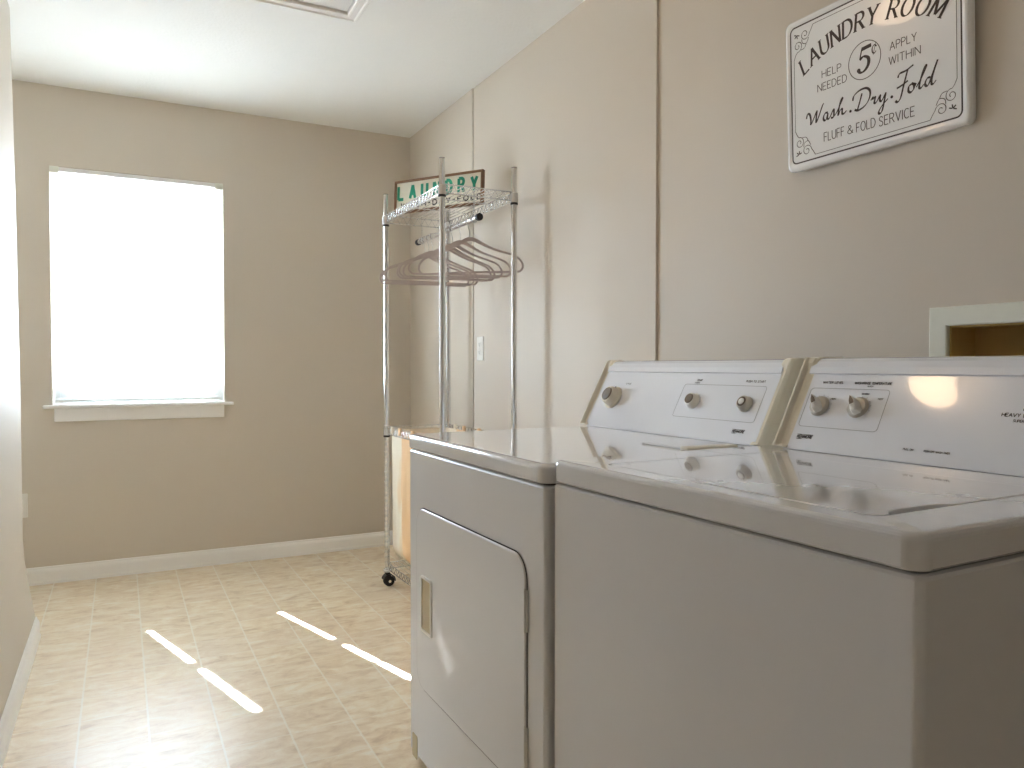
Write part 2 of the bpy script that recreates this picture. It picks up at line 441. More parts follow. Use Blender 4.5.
# ------------------------------------------------------------------ window
win = bpy.data.objects.new('window_1', None); C.objects.link(win); win.location = ((WX0 + WX1) / 2, FAR, WZ0)
win['kind'] = 'structure'
def wpart(name, bm, mat, **k):
    o = link(name, bm, mat, None, **k); o.parent = win; o.matrix_parent_inverse = Matrix.Translation(-win.location); return o
bm = NB()
a, b_ = WX0, WX1
for lo, hi in (((a, FAR + .075, WZ0), (a + .030, FAR + .135, WZ1)), ((b_ - .030, FAR + .075, WZ0), (b_, FAR + .135, WZ1)),
               ((a + .03, FAR + .075, WZ1 - .025), (b_ - .03, FAR + .135, WZ1)), ((a + .03, FAR + .075, WZ0), (b_ - .03, FAR + .135, WZ0 + .028))):
    box(bm, lo, hi)
wpart('window_frame', bm, M['vinyl'], smooth=False)
ZM = 1.570
def sash(z0, z1, y, tb=.05, tt=.05):
    bm = NB(); s = .034
    x0, x1 = a + .031, b_ - .031
    for lo, hi in (((x0, y, z0), (x0 + s, y + .025, z1)), ((x1 - s, y, z0), (x1, y + .025, z1)), ((x0 + s, y, z0), (x1 - s, y + .025, z0 + tb)), ((x0 + s, y, z1 - tt), (x1 - s, y + .025, z1))):
        box(bm, lo, hi)
    o = wpart('sash', bm, M['vinyl'], smooth=False)
    bm = NB(); box(bm, (x0 + s, y + .010, z0 + tb), (x1 - s, y + .014, z1 - tt))
    g = link('pane', bm, M['glass'], None, smooth=False); g.parent = o
sash(WZ0 + .029, ZM + .012, FAR + .08)
sash(ZM - .002, WZ1 - .026, FAR + .106, .055, .012)
bm = NB()
bbox(bm, (-.350, FAR - .034, .887), (.556, FAR - .001, .905), .005, 3)
box(bm, (WX0 + .001, FAR - .002, .889), (WX1 - .001, FAR + .075, .9065))
wpart('window_stool', bm, M['trim'])
bm = NB(); bbox(bm, (-.302, FAR - .014, .820), (.508, FAR - .0005, .887), .004, 2)
wpart('window_apron', bm, M['trim'])

# ------------------------------------------------------------------ blind
YB = FAR + .040
blind = thing('window_blind', 'white horizontal slat blind hanging inside the bright far window', 'blind', (.1, YB, WZ0))
def bpart(name, bm, mat, **k):
    o = link(name, bm, mat, None, **k); o.parent = blind; o.matrix_parent_inverse = Matrix.Translation(-blind.location); return o
bm = NB(); bbox(bm, (WX0 + .006, YB - .040, WZ1 - .024), (WX1 - .006, YB - .004, WZ1 - .002), .003, 2)
bpart('headrail', bm, M['vinyl'])
for x in (WX0 + .001, WX1 - .041):
    bm = NB(); bbox(bm, (x, YB - .046, WZ1 - .034), (x + .040, YB - .006, WZ1 - .001), .002, 2)
    bpart('end_bracket', bm, M['boxframe'])
SL = [-.208, .318]; SW = .0098
bm = NB()
z = 1.000; k = 0
t = math.radians(6)
while z < WZ1 - .026:
    slot = (z > 1.035) and (z < 2.10) and not (1.781 < z < 1.803)
    xs = [WX0 + .012, SL[0] - SW, SL[0] + SW, SL[1] - SW, SL[1] + SW, WX1 - .012] if slot else [WX0 + .012, WX1 - .012]
    prs = list(zip(xs[0::2], xs[1::2]))
    for x0, x1 in prs:
        cols = []
        for j in range(5):
            q = (j / 4 - .5); yy = q * .0255; zz = .0022 * (1 - 4 * q * q) - q * .0255 * math.tan(t)
            cols.append((YB + yy, z + zz))
        loopa = [(yy, zz) for yy, zz in cols] + [(yy, zz - .0007) for yy, zz in cols[::-1]]
        loft(bm, [[(x, yy, zz) for yy, zz in loopa] for x in (x0, x1)])
    z += .0212; k += 1
bpart('slats', bm, M['slat'])
bm = NB(); bbox(bm, (WX0 + .010, YB - .012, .915), (WX1 - .010, YB + .012, .930), .003, 2)
for q in range(14):
    box(bm, (WX0 + .012, YB - .0125, .9315 + q * .0048), (WX1 - .012, YB + .0125, .9322 + q * .0048 + .0016))
bpart('bottom_rail', bm, M['slat'], smooth=False)
for x in (SL[0] - .013, SL[0] + .013, SL[1] - .013, SL[1] + .013):
    bm = NB(); tube(bm, [(x, YB - .0135, .93), (x, YB - .0135, WZ1 - .03)], .0006, 5)
    bpart('ladder_cord', bm, M['vinyl'])
bm = NB(); tube(bm, [(WX0 + .075, YB - .030, WZ1 - .03), (WX0 + .075, YB - .026, WZ1 - .06), (WX0 + .076, YB - .022, 1.35)], .0028, 6)
bpart('tilt_wand', bm, M['vinyl'])

# ------------------------------------------------------------------ ceiling hatch
hatch = thing('attic_hatch', 'white framed access hatch set into the ceiling', 'hatch', ((HX0 + HX1) / 2, (HY0 + HY1) / 2, CEIL))
bm = NB()
hp = [(.050, 0), (.050, .007), (.046, .011), (.038, .011), (.034, .006), (.016, .006), (.012, .008), (.003, .008), (0, .006), (0, 0)]   # (outwards, down)
cx, cy = 0, 0
hw, hh = (HX1 - HX0) / 2, (HY1 - HY0) / 2
rows = []
for sx, sy in ((1, 1), (-1, 1), (-1, -1), (1, -1), (1, 1)):
    rows.append([(sx * (hw + d), sy * (hh + d), -dn - .0006) for d, dn in hp])
loft(bm, rows, False, False); bmesh.ops.remove_doubles(bm, verts=bm.verts[:], dist=1e-6)
link('hatch_frame', bm, M['trim'], hatch, angle=20)
bm = NB(); box(bm, (-hw + .005, -hh + .004, .002), (hw - .004, hh - .004, .016)); link('hatch_panel', bm, M['signwhite'], hatch, smooth=False)
bm = NB(); box(bm, (-hw, -hh, .036), (hw, hh, .09)); link('hatch_backing', bm, M['dark'], hatch, smooth=False)

# ------------------------------------------------------------------ ceiling lamp
LX, LY = .36, 1.90
lamp = thing('ceiling_lamp', 'warm lit glass globe lamp on the ceiling, mirrored in the washer console', 'lamp', (LX, LY, CEIL))
bm = NB(); lathe(bm, [(.0, -.0005), (.075, -.0005), (.078, -.012), (.066, -.026), (.058, -.030), (0, -.030)], 40); link('canopy', bm, M['chromedull'], lamp)
bm = NB(); lathe(bm, [(.0, -.031), (.046, -.031), (.046, -.078), (.052, -.088), (.074, -.098), (.092, -.110), (.097, -.122), (.090, -.134), (.066, -.146), (.034, -.153), (0, -.155)], 48)
link('globe', bm, M['lamp'], lamp)

# ------------------------------------------------------------------ appliances
TILT = math.radians(28)
def fl(loop2, z): return [(p[0], p[1], z) for p in loop2]

def appliance_body(root, W, Dp, ztop, zbot):
    bm = NB()
    L = []
    for i, z in ((.006, .022), (0, .028), (0, zbot - .006), (.0018, zbot - .0018), (.006, zbot)):
        L.append(fl(rrect(i, i, Dp - i, W - i, .010, 6), z))
    loft(bm, L)
    link('cabinet', bm, M['enamel_front'], root, angle=40)
    bm = NB(); slab(bm, .010, .010, Dp - .01, W - .01, zbot + .0005, zbot + .006, .015, .0005)
    link('cabinet_seam', bm, M['dark'], root, smooth=False)
    for x in (.05, Dp - .05):
        for y in (.05, W - .05):
            bm = NB(); lathe(bm, [(0, 0), (.02, 0), (.022, .006), (.012, .012), (.008, .0215), (0, .0215)], 16, Matrix.Translation((x, y, 0)))
            link('levelling_foot', bm, M['black'], root)

def console(root, y0, y1, b0, z0, ztop, depth_back, zdeck):
    """slanted control console; local x = depth, y = along, z = up. returns panel matrix"""
    t = Vector((math.sin(TILT), 0, math.cos(TILT)))
    vp = (ztop - .036 - z0) / math.cos(TILT)
    pf = Vector((b0, 0, z0)); pt = pf + t * vp
    n = Vector((-math.cos(TILT), 0, math.sin(TILT)))
    def sec(off, y):
        P = [(b0, zdeck), (b0, z0), (pt.x, pt.z)]
        l = pt + n * .004
        P += [(l.x, l.z + .001), (l.x + .006, l.z + .014), (l.x + .016, l.z + .026), (l.x + .026, ztop - .002), (l.x + .036, ztop),
              (depth_back - .006, ztop), (depth_back, ztop - .006), (depth_back, zdeck)]
        return [(x, y, z) for x, z in P]
    bm = NB(); loft(bm, [sec(0, y0 + .024), sec(0, y1 - .024)])
    link('control_panel', bm, M['panel'], root, angle=12)
    # end caps: proud rim, scooped channel towards the panel
    def capsec(off, scoop, y, ins=0):
        P = []
        base = [(0.0, 0), (.018, .04), (.05, .12), (.5, .5), (.93, .88), (.985, .97), (1.0, 1.0)]
        tot = (ztop - zdeck) / math.cos(TILT)
        for s, _ in base:
            c = pf + t * (s * tot * .90) - t * 0.0
            c = Vector((b0 - math.tan(TILT) * 0, 0, zdeck)) + t * (s * tot * .93)
            k = 1 if .03 < s < .97 else 0
            o = off - (scoop if k else scoop * .15)
            q = c + n * o
            P.append((q.x + ins * .3, max(q.z, zdeck + ins)))
        l = P[-1]
        P += [(l[0] + .008, ztop - ins + .001 if False else min(l[1] + .010, ztop + .002 - ins)), (l[0] + .022, ztop + .0025 - ins),
              (depth_back - .004, ztop + .0025 - ins), (depth_back + .002 - ins, ztop - .004), (depth_back + .002 - ins, zdeck + ins)]
        return [(x, y, z) for x, z in P]
    for ya, yb in ((y0, y0 + .034), (y1, y1 - .034)):
        s = 1 if yb > ya else -1
        bm = NB()
        loft(bm, [capsec(.004, 0, ya, .004), capsec(.009, 0, ya + s * .0012, .001), capsec(.012, 0, ya + s * .004), capsec(.012, 0, ya + s * .008), capsec(.010, .001, ya + s * .0105),
                  capsec(.010, .008, ya + s * .014), capsec(.010, .0095, ya + s * .022), capsec(.010, .0085, ya + s * .027), capsec(.006, .0045, yb - s * .003), capsec(.0055, .0045, yb)])
        link('end_cap', bm, M['cream'], root, angle=38)
    # panel frame: origin at near lower edge; X = -along (to the right as seen), Y = up the panel, Z = outwards
    return Matrix(((0, t.x, n.x, b0 - .001 * 0), (-1, 0, 0, 0), (0, t.z, n.z, z0), (0, 0, 0, 1)))

def pknob(root, PM, y, v, kind):
    ks = 1.3 if kind == 'timer' else 1.15
    Mk = PM @ Matrix.Translation((-y, v, .0004)) @ Matrix.Diagonal((ks, ks, ks * .8, 1))
    bm = NB()
    if kind == 'timer':
        lathe(bm, [(0, 0), (.027, 0), (.0285, .003), (.027, .006), (.0235, .008), (.0215, .024), (.0195, .028), (0, .028)], 36, Mk)
        k = link('timer_knob', bm, M['cream'], root)
        bm = NB(); lathe(bm, [(0, .0282), (.0165, .0282), (.0165, .0295), (.0150, .0315), (0, .0325)], 32, Mk); link('knob_face', bm, M['brown'], k)
        bm = NB(); box(bm, (-.0016, .017, .0083), (.0016, .0262, .0095), Mk); link('knob_pointer', bm, M['ink'], k, smooth=False)
    elif kind == 'button':
        lathe(bm, [(0, 0), (.0175, 0), (.0185, .003), (.0165, .006), (.0150, .017), (.0135, .019), (0, .019)], 32, Mk)
        k = link('start_knob', bm, M['knobgrey'], root)
        bm = NB(); lathe(bm, [(.0085, .0192), (.0112, .0192), (.0112, .0202), (.0085, .0202)], 28, Mk); link('knob_ring', bm, M['brown'], k)
        bm = NB(); lathe(bm, [(0, .0192), (.0075, .0192), (.0068, .0225), (0, .0232)], 24, Mk); link('knob_cap', bm, M['plate'], k)
    elif kind == 'dial':
        lathe(bm, [(0, 0), (.0185, 0), (.0195, .003), (.0175, .006), (.0155, .018), (.014, .020), (0, .020)], 32, Mk)
        k = link('selector_knob', bm, M['plate'], root)
        bm = NB(); lathe(bm, [(0, .0202), (.0125, .0202), (.0118, .0225), (0, .023)], 28, Mk); link('knob_face', bm, M['brown'], k)
    else:  # pointer knob with a raised grip blade
        lathe(bm, [(0, 0), (.0185, 0), (.020, .003), (.0185, .007), (.0165, .010), (0, .011)], 32, Mk)
        k = link('selector_knob', bm, M['knobgrey'], root)
        R = Mk @ Matrix.Rotation(math.radians(30), 4, 'Z')
        bm = NB()
        L = []
        for z, w, l0, l1 in ((.010, .0085, -.017, .0165), (.020, .0070, -.016, .017), (.026, .0058, -.014, .0165), (.028, .0045, -.012, .0155)):
            L.append([R @ Vector((x, yy, z)) for x, yy in ((-w, l0 + .004), (-w * .6, l0), (w * .6, l0), (w, l0 + .004), (w * .9, .004), (0.0005, l1), (-0.0005, l1), (-w * .9, .004))])
        loft(bm, L); link('grip', bm, M['plate'], k, angle=50)
        bm = NB()
        loft(bm, [[R @ Vector((x, yy, z)) for x, yy in ((-w, -.002), (w, -.002), (w * .9, .006), (.0004, .0150), (-.0004, .0150), (-w * .9, .006))] for z, w in ((.0281, .0042), (.0288, .0040))])
        link('grip_inlay', bm, M['brown'], k)
    return k

def frame_line(bm, x0, y0, x1, y1, w, PM, z=.0004):
    t = NB(); L = rrect(x0, y0, x1, y1, .008, 5)
    ribbon(t, L, w, z, z + .0003, closed=True); merge(bm, t, PM)

PT = [None]
def ptext(bm, s, y, v, h, w, PM, **k):
    t = NB(); text(t, s, -y, v, h, w, .0004, .0007, **k)
    if bm is not None: merge(bm, t, PM); return
    bm = NB(); merge(bm, t, PM); link('panel_lettering', bm, M['ink'], PT[0], smooth=False)

def logo(root, PM, y0, y1, v, h):
    """small black oblique maker's name"""
    bm = NB(); W = y0 - y1
    nat = text_width('KENMORE', .12)
    ptext(bm, 'KENMORE', y0, v, h, h * .24, PM, gap=.12, sx=W / (nat * h), slant=.2)
    t = NB(); ribbon(t, [(-y0, v - h * .35), (-y0 + W * .35, v - h * .35)], h * .2, .0004, .0007)
    ribbon(t, [(-y0 - h * .2, v + h * 1.25), (-y0 + W, v + h * 1.25)], h * .14, .0004, .0007); merge(bm, t, PM)
    tag(link('maker_mark', bm, M['ink'], root, smooth=False), "small black maker's name on the console")

# ---- dryer
DO = (.7195, 1.2476); DR = .0042; DW = .7604; DZ = .9125; DZB = .8700
dryer = thing('clothes_dryer', 'white front-loading dryer with a closed door and a tan pull, beyond the washer', 'dryer', (DO[0], DO[1], 0), (0, 0, DR))
appliance_body(dryer, DW, .655, DZ, DZB)
bm = NB()
L = []
x0, y0, x1, y1 = -.006, -.002, .715, DW + .002
for i, z in ((.003, DZB + .004), (0, DZB + .007), (0, DZ - .012), (.0009, DZ - .0075), (.0035, DZ - .0035), (.0075, DZ - .0009), (.012, DZ)):
    L.append(fl(rrect(x0 + i, y0 + i, x1 - i, y1 - i, .026 - i * .8, 8), z))
loft(bm, L); link('top_panel', bm, M['enamel'], dryer, angle=50)
bm = NB()
slab(bm, .405, .085, .560, .235, DZ + .0004, DZ + .0050, .006, .002, axis='z')
lf = link('lint_screen_cover', bm, M['enamel'], dryer)
bm = NB(); slab(bm, .395, .050, .545, .084, DZ + .0004, DZ + .0075, .008, .003); link('lint_screen_handle', bm, M['cream'], lf)

# door on the front face (x = 0, outwards -x)
bm = NB(); slab(bm, .070, .228, .697, .722, -.0006, -.0016, .056, .0004, n=10, axis='x'); link('door_gap', bm, M['dark'], dryer, smooth=False)
bm = NB()
L = []
for i, x in ((.0030, -.0010), (.0030, -.0022), (.0036, -.0036), (.0052, -.0046), (.008, -.0050)):
    L.append([(x, p[0], p[1]) for p in rrect(.070 + i, .228 + i, .697 - i, .722 - i, .054 - i, 10)])
loft(bm, L); door = link('door', bm, M['enamel_front'], dryer, angle=50)
HY, HZ = (.578, .656), (.390, .542)
bm = NB()
o_ = rrect(HY[0], HZ[0], HY[1], HZ[1], .010, 5); i_ = rrect(HY[0] + .008, HZ[0] + .008, HY[1] - .008, HZ[1] - .008, .005, 5); m_ = rrect(HY[0] + .003, HZ[0] + .003, HY[1] - .003, HZ[1] - .003, .008, 5)
P3 = lambda l, x: [(x, p[0], p[1]) for p in l]
loft(bm, [P3(o_, -.0051), P3(o_, -.0072), P3(m_, -.0085), P3(i_, -.0080), P3(i_, -.0058), P3(i_, -.0053)], False, False)
dh = link('door_pull', bm, M['plate'], door)
bm = NB(); slab(bm, HY[0] + .0082, HZ[0] + .0082, HY[1] - .0082, HZ[1] - .0082, -.0052, -.0062, .005, .0003, axis='x'); link('pull_inset', bm, M['tan'], dh)
for z0_, z1_ in ((.568, .652), (.290, .374)):
    bm = NB()
    bbox(bm, (-.0050, .066, z0_), (-.0005, .0715, z1_), .0012, 2)
    tube(bm, [(-.0055, .0725, z0_ - .002), (-.0055, .0725, z1_ + .002)], .0022, 8)
    link('door_hinge', bm, M['chromedull'], door)
bm = NB(); slab(bm, .700, .012, .738, .078, -.0005, -.002, .006, .001, axis='x'); link('corner_foot_cover', bm, M['tan'], dryer)
for z_ in (.79, .72):
    bm = NB(); lathe(bm, [(0, 0), (.004, 0), (.003, .002), (0, .0025)], 12, Matrix.Translation((.03, -.0004, z_)) @ Matrix.Rotation(PI / 2, 4, 'X')); link('side_screw', bm, M['chromedull'], dryer)
PMd = console(dryer, .030, .795, .596, DZ + .004, 1.118, .735, DZ + .0006)
pknob(dryer, PMd, .682, .098, 'timer'); pknob(dryer, PMd, .318, .102, 'dial'); pknob(dryer, PMd, .128, .102, 'button')
bm = NB(); frame_line(bm, -.380, .055, -.082, .153, .0007, PMd)
t_ = NB()
for q in range(13):
    a_ = math.radians(-20 + q * 18); r0, r1 = .034, .037
    ribbon(t_, [(r0 * math.cos(a_) - .682, .098 + r0 * math.sin(a_)), (r1 * math.cos(a_) - .682, .098 + r1 * math.sin(a_))], .0006, .0004, .0007)
for q in range(7):
    a_ = math.radians(0 + q * 30)
    ribbon(t_, [(.023 * math.cos(a_) - .318, .102 + .023 * math.sin(a_)), (.026 * math.cos(a_) - .318, .102 + .026 * math.sin(a_))], .0006, .0004, .0007)
link('panel_outline', bm, M['greyink'], dryer, smooth=False); bm = NB(); merge(bm, t_, PMd); link('dial_marks', bm, M['greyink'], dryer, smooth=False)
PT[0] = dryer
ptext(None, 'CYCLE', .650, .146, .0045, .0007, PMd, sx=1.6)
ptext(None, 'TEMP', .338, .163, .0055, .0010, PMd, sx=1.3); ptext(None, 'FABRIC', .342, .156, .0035, .0006, PMd, sx=1.4)
ptext(None, 'PUSH TO START', .157, .163, .0055, .0010, PMd, sx=1.25)
logo(dryer, PMd, .139, .100, .026, .0065)

# ---- washer
WO = (.7438, .5001); WR = .0206; WW = .7360; WZ = .9240; WZB = .8790
washer = thing('washing_machine', 'white top-loading washer in the right foreground, nearest the viewer', 'washing machine', (WO[0], WO[1], 0), (0, 0, WR))
appliance_body(washer, WW, .655, WZ, WZB)
bm = NB()
x0, y0, x1, y1 = -.006, -.002, .700, WW - .004
outer = []
for i, z in ((.003, WZB + .004), (0, WZB + .007), (0, WZ - .009), (.0009, WZ - .0055), (.0030, WZ - .0026), (.0060, WZ - .0008), (.0100, WZ)):
    outer.append(fl(rrect(x0 + i, y0 + i, x1 - i, y1 - i, .022 - i * .8, 8), z))
LX0, LY0, LX1, LY1 = .040, .082, .438, .628
h1 = fl(rrect(LX0, LY0, LX1, LY1, .022, 8), WZ); h2 = fl(rrect(LX0 + .001, LY0 + .001, LX1 - .001, LY1 - .001, .021, 8), WZ - .0015); h3 = fl(rrect(LX0 + .001, LY0 + .001, LX1 - .001, LY1 - .001, .021, 8), WZ - .020)
loft(bm, outer + [h1, h2, h3], True, True)
link('top_panel', bm, M['enamel'], washer, angle=50)
# lid with a finger notch in its near edge
def lidloop(i, z):
    L = rrect(LX0 + .004 + i, LY0 + .004 + i, LX1 - .004 - i, LY1 - .004 - i, .019 - i, 8)
    # insert notch points on the near edge (between the third corner's end and the fourth's start)
    k = 9 * 3
    yb = LY0 + .004 + i
    return fl(L[:k] + [(.070, yb), (.082, yb + .010), (.100, yb + .014), (.165, yb + .014), (.188, yb + .010), (.204, yb)] + L[k:], z)
bm = NB()
loft(bm, [lidloop(0, WZ - .018), lidloop(0, WZ - .0012), lidloop(.0008, WZ - .0002), lidloop(.0025, WZ + .0003)])
link('lid', bm, M['enamel'], washer, angle=50)
PMw = console(washer, .000, .682, .533, WZ + .0025, 1.119, .712, WZ + .0006)
pknob(washer, PMw, .602, .101, 'pointer'); pknob(washer, PMw, .510, .102, 'pointer'); pknob(washer, PMw, .120, .095, 'timer')
bm = NB()
frame_line(bm, -.640, .053, -.454, .144, .0007, PMw)
t_ = NB()
for cx_ in (-.602, -.510):
    for q in range(9):
        a_ = math.radians(-10 + q * 25)
        ribbon(t_, [(.024 * math.cos(a_) + cx_, .1015 + .024 * math.sin(a_)), (.027 * math.cos(a_) + cx_, .1015 + .027 * math.sin(a_))], .0006, .0004, .0007)
link('panel_outline', bm, M['greyink'], washer, smooth=False); bm = NB(); merge(bm, t_, PMw); link('dial_marks', bm, M['greyink'], washer, smooth=False)
PT[0] = washer
ptext(None, 'WATER LEVEL', .616, .1555, .0050, .0010, PMw, sx=1.28)
ptext(None, 'WASH/RINSE TEMPERATURE', .539, .1555, .0050, .0010, PMw, sx=1.05)
ptext(None, 'WASH', .507, .1495, .0032, .0005, PMw, sx=1.2)
ptext(None, 'HIGH', .582, .118, .0036, .0006, PMw, sx=1.3); ptext(None, 'WARM', .514, .132, .0036, .0007, PMw, sx=1.3); ptext(None, 'HOT', .474, .122, .0036, .0006, PMw, sx=1.3)
ptext(None, 'HEAVY DUTY', .2365, .1015, .0062, .0012, PMw, sx=1.25)
ptext(None, 'NORMAL', .205, .113, .0045, .0008, PMw, sx=1.2); ptext(None, 'SUPER CAPACITY', .216, .092, .0045, .0007, PMw, sx=1.1)
ptext(None, 'PULL ON', .389, .0225, .0036, .0006, PMw, sx=1.15)
ptext(None, 'PUSH OFF WASH TIMER', .349, .0225, .0036, .0006, PMw, sx=1.0)
logo(washer, PMw, .632, .594, .026, .0065)

# ------------------------------------------------------------------ supply box in the wall
sb = thing('washer_supply_box', 'cream framed recessed supply box in the right wall behind the washer', 'utility box', (XC, (BY0 + BY1) / 2, BZ0))
def sbp(name, bm, mat, par=sb, **k):
    o = link(name, bm, mat, None, **k); o.parent = par
    if par is sb: o.matrix_parent_inverse = Matrix.Translation(-sb.location)
    return o
bm = NB()
fo = [(0, 0), (0, .010), (.003, .012), (.039, .012), (.042, .009), (.042, 0)]
rows = []
for sy, sz in ((1, 1), (-1, 1), (-1, -1), (1, -1), (1, 1)):
    cyy = (BY0 + BY1) / 2; czz = (BZ0 + BZ1) / 2; hy = (BY1 - BY0) / 2 - .002; hz = (BZ1 - BZ0) / 2 - .002
    rows.append([(XC - p - .0004, cyy + sy * (hy + d), czz + sz * (hz + d)) for d, p in fo])
loft(bm, rows, False, False); bmesh.ops.remove_doubles(bm, verts=bm.verts[:], dist=1e-6)
sbp('box_trim', bm, M['boxframe'], angle=30)
bm = NB()
e_ = .0015; th = .004; xb = XC + .085
box(bm, (XC - .002, BY0 + e_, BZ0 + e_), (xb, BY0 + e_ + th, BZ1 - e_)); box(bm, (XC - .002, BY1 - e_ - th, BZ0 + e_), (xb, BY1 - e_, BZ1 - e_))
box(bm, (XC - .002, BY0 + e_ + th, BZ0 + e_), (xb, BY1 - e_ - th, BZ0 + e_ + th)); box(bm, (XC - .002, BY0 + e_ + th, BZ1 - e_ - th), (xb, BY1 - e_ - th, BZ1 - e_))
box(bm, (xb, BY0 + e_, BZ0 + e_), (xb + .004, BY1 - e_, BZ1 - e_))
sbp('box_lining', bm, M['boxwood'], smooth=False)
for k, yy in enumerate((.965, .865)):
    bm = NB()
    tube(bm, [(xb - .001, yy, 1.075), (xb - .03, yy, 1.075)], .010, 12)
    tube(bm, [(xb - .03, yy, 1.090), (xb - .03, yy, 1.045)], .012, 12)
    sbp('valve_body', bm, M['brass'])
    bm = NB(); lathe(bm, [(0, 0), (.014, 0), (.016, .004), (.014, .008), (0, .008)], 12, Matrix.Translation((xb - .03, yy, 1.091))); sbp('valve_handle', bm, M['red'] if k == 0 else M['greypl'])

# ------------------------------------------------------------------ outlets
def outlet(mat, label, group=None):
    r = thing('wall_outlet', label, 'outlet', mat=mat)
    bm = NB(); slab(bm, -.036, -.060, .036, .060, .0003, .0055, .004, .003, axis='z'); link('cover_plate', bm, M['plate'], r)
    for s in (-1, 1):
        bm = NB(); slab(bm, -.0165, s * .0195 - .0145, .0165, s * .0195 + .0145, .0056, .0078, .008, .0012, n=5); f = link('receptacle', bm, M['plate'], r)
        bm = NB()
        box(bm, (-.0075, s * .0195 + .000, .0079), (-.0055, s * .0195 + .008, .0082)); box(bm, (.0055, s * .0195 + .000, .0079), (.0075, s * .0195 + .008, .0082))
        lathe(bm, [(0, .0079), (.0028, .0079), (.0028, .0082), (0, .0082)], 10, Matrix.Translation((0, s * .0195 - .006, 0)))
        link('slots', bm, M['dark'], f, smooth=False)
    bm = NB(); lathe(bm, [(0, .0056), (.003, .0056), (.0025, .0068), (0, .007)], 12); link('screw', bm, M['chromedull'], r)
def face_right(x, y, z):   # local x to the viewer's right (-Y), y up, z out (-X)
    return Matrix(((0, 0, -1, x), (-1, 0, 0, y), (0, 1, 0, z), (0, 0, 0, 1)))
def face_far(x, y, z):     # on the far wall
    return Matrix(((1, 0, 0, x), (0, 0, -1, y), (0, 1, 0, z), (0, 0, 0, 1)))
outlet(face_right(XB, 3.440, 1.190), 'white duplex outlet on the right wall behind the chrome rack')
outlet(face_far(-.457, FAR, .404), 'white outlet low on the far wall, half hidden by the left wall')

# ------------------------------------------------------------------ enamel sign on the right wall
SGW, SGH = .496, .388
SM = face_right(XC - .0140, 1.4600, 1.6150) @ Matrix.Rotation(math.radians(1.5), 4, 'Y') @ Matrix.Rotation(math.radians(2.4), 4, 'X') @ Matrix.Diagonal((.974, 1, 1, 1))
sign = thing('laundry_sign', 'white enamel laundry room sign with black script on the upper right wall', 'sign', mat=SM)
bm = NB()
L = []
for i, z in ((0, .0), (0, .010), (.0015, .0145), (.005, .0175), (.010, .0185), (.0150, .0175), (.018, .0165)):
    L.append(fl(rrect(i, i, SGW - i, SGH - i, max(.016 - i * .4, .004), 7), z))
loft(bm, L); link('sign_plate', bm, M['signwhite'], sign, angle=60)
Z0, Z1 = .01655, .0169
def sgl(bm, pts, w, **k): ribbon(bm, pts, w, Z0, Z1, **k)
bm = NB(); sgl(bm, rrect(.0195, .0195, SGW - .0195, SGH - .0195, .013, 7), .0034, closed=True)
link('border_line', bm, M['signink'], sign, smooth=False)
def spiral(cx, cy, r0, r1, a0, a1, n=26):
    return [(cx + (r0 + (r1 - r0) * k / n) * math.cos(math.radians(a0 + (a1 - a0) * k / n)), cy + (r0 + (r1 - r0) * k / n) * math.sin(math.radians(a0 + (a1 - a0) * k / n))) for k in range(n + 1)]
bm = NB()
I = .030; Q = .062
sgl(bm, [(I, I + Q + .010), (I, SGH - I - Q - .010)], .0011); sgl(bm, [(SGW - I, I + Q + .010), (SGW - I, SGH - I - Q - .010)], .0011)
sgl(bm, [(I + Q, I), (SGW - I - Q, I)], .0011); sgl(bm, [(I + Q, SGH - I), (SGW - I - Q, SGH - I)], .0011)
for fx, fy in ((0, 0), (1, 0), (0, 1), (1, 1)):
    def mp(p): return ((SGW - p[0]) if fx else p[0], (SGH - p[1]) if fy else p[1])
    o0 = .030
    S1 = catmull([(o0 + Q, o0), (o0 + .056, o0 + .010), (o0 + .050, o0 + .018)], 5) + spiral(o0 + .036, o0 + .016, .0145, .003, 10, 500)
    S2 = catmull([(o0, o0 + Q + .01), (o0 + .006, o0 + .060), (o0 + .012, o0 + .054)], 5) + spiral(o0 + .0125, o0 + .040, .0145, .003, 80, -410)
    S3 = catmull([(o0 + .048, o0 + .028), (o0 + .040, o0 + .040), (o0 + .028, o0 + .036), (o0 + .026, o0 + .026)], 6)
    S4 = catmull([(o0 + .022, o0 + .052), (o0 + .034, o0 + .050), (o0 + .040, o0 + .040)], 6)
    for S in (S1, S2, S3, S4): sgl(bm, [mp(p) for p in S], .0017, wmin=.0009)
    for a_ in (20, 80, 140, 200): # little leaf rosette in the very corner
        c, s_ = math.cos(math.radians(a_)), math.sin(math.radians(a_))
        sgl(bm, [mp((o0 + .010 + .001 * c, o0 + .011 + .001 * s_)), mp((o0 + .010 + .009 * c, o0 + .011 + .009 * s_))], .0026)
link('scroll_border', bm, M['signink'], sign, smooth=False)
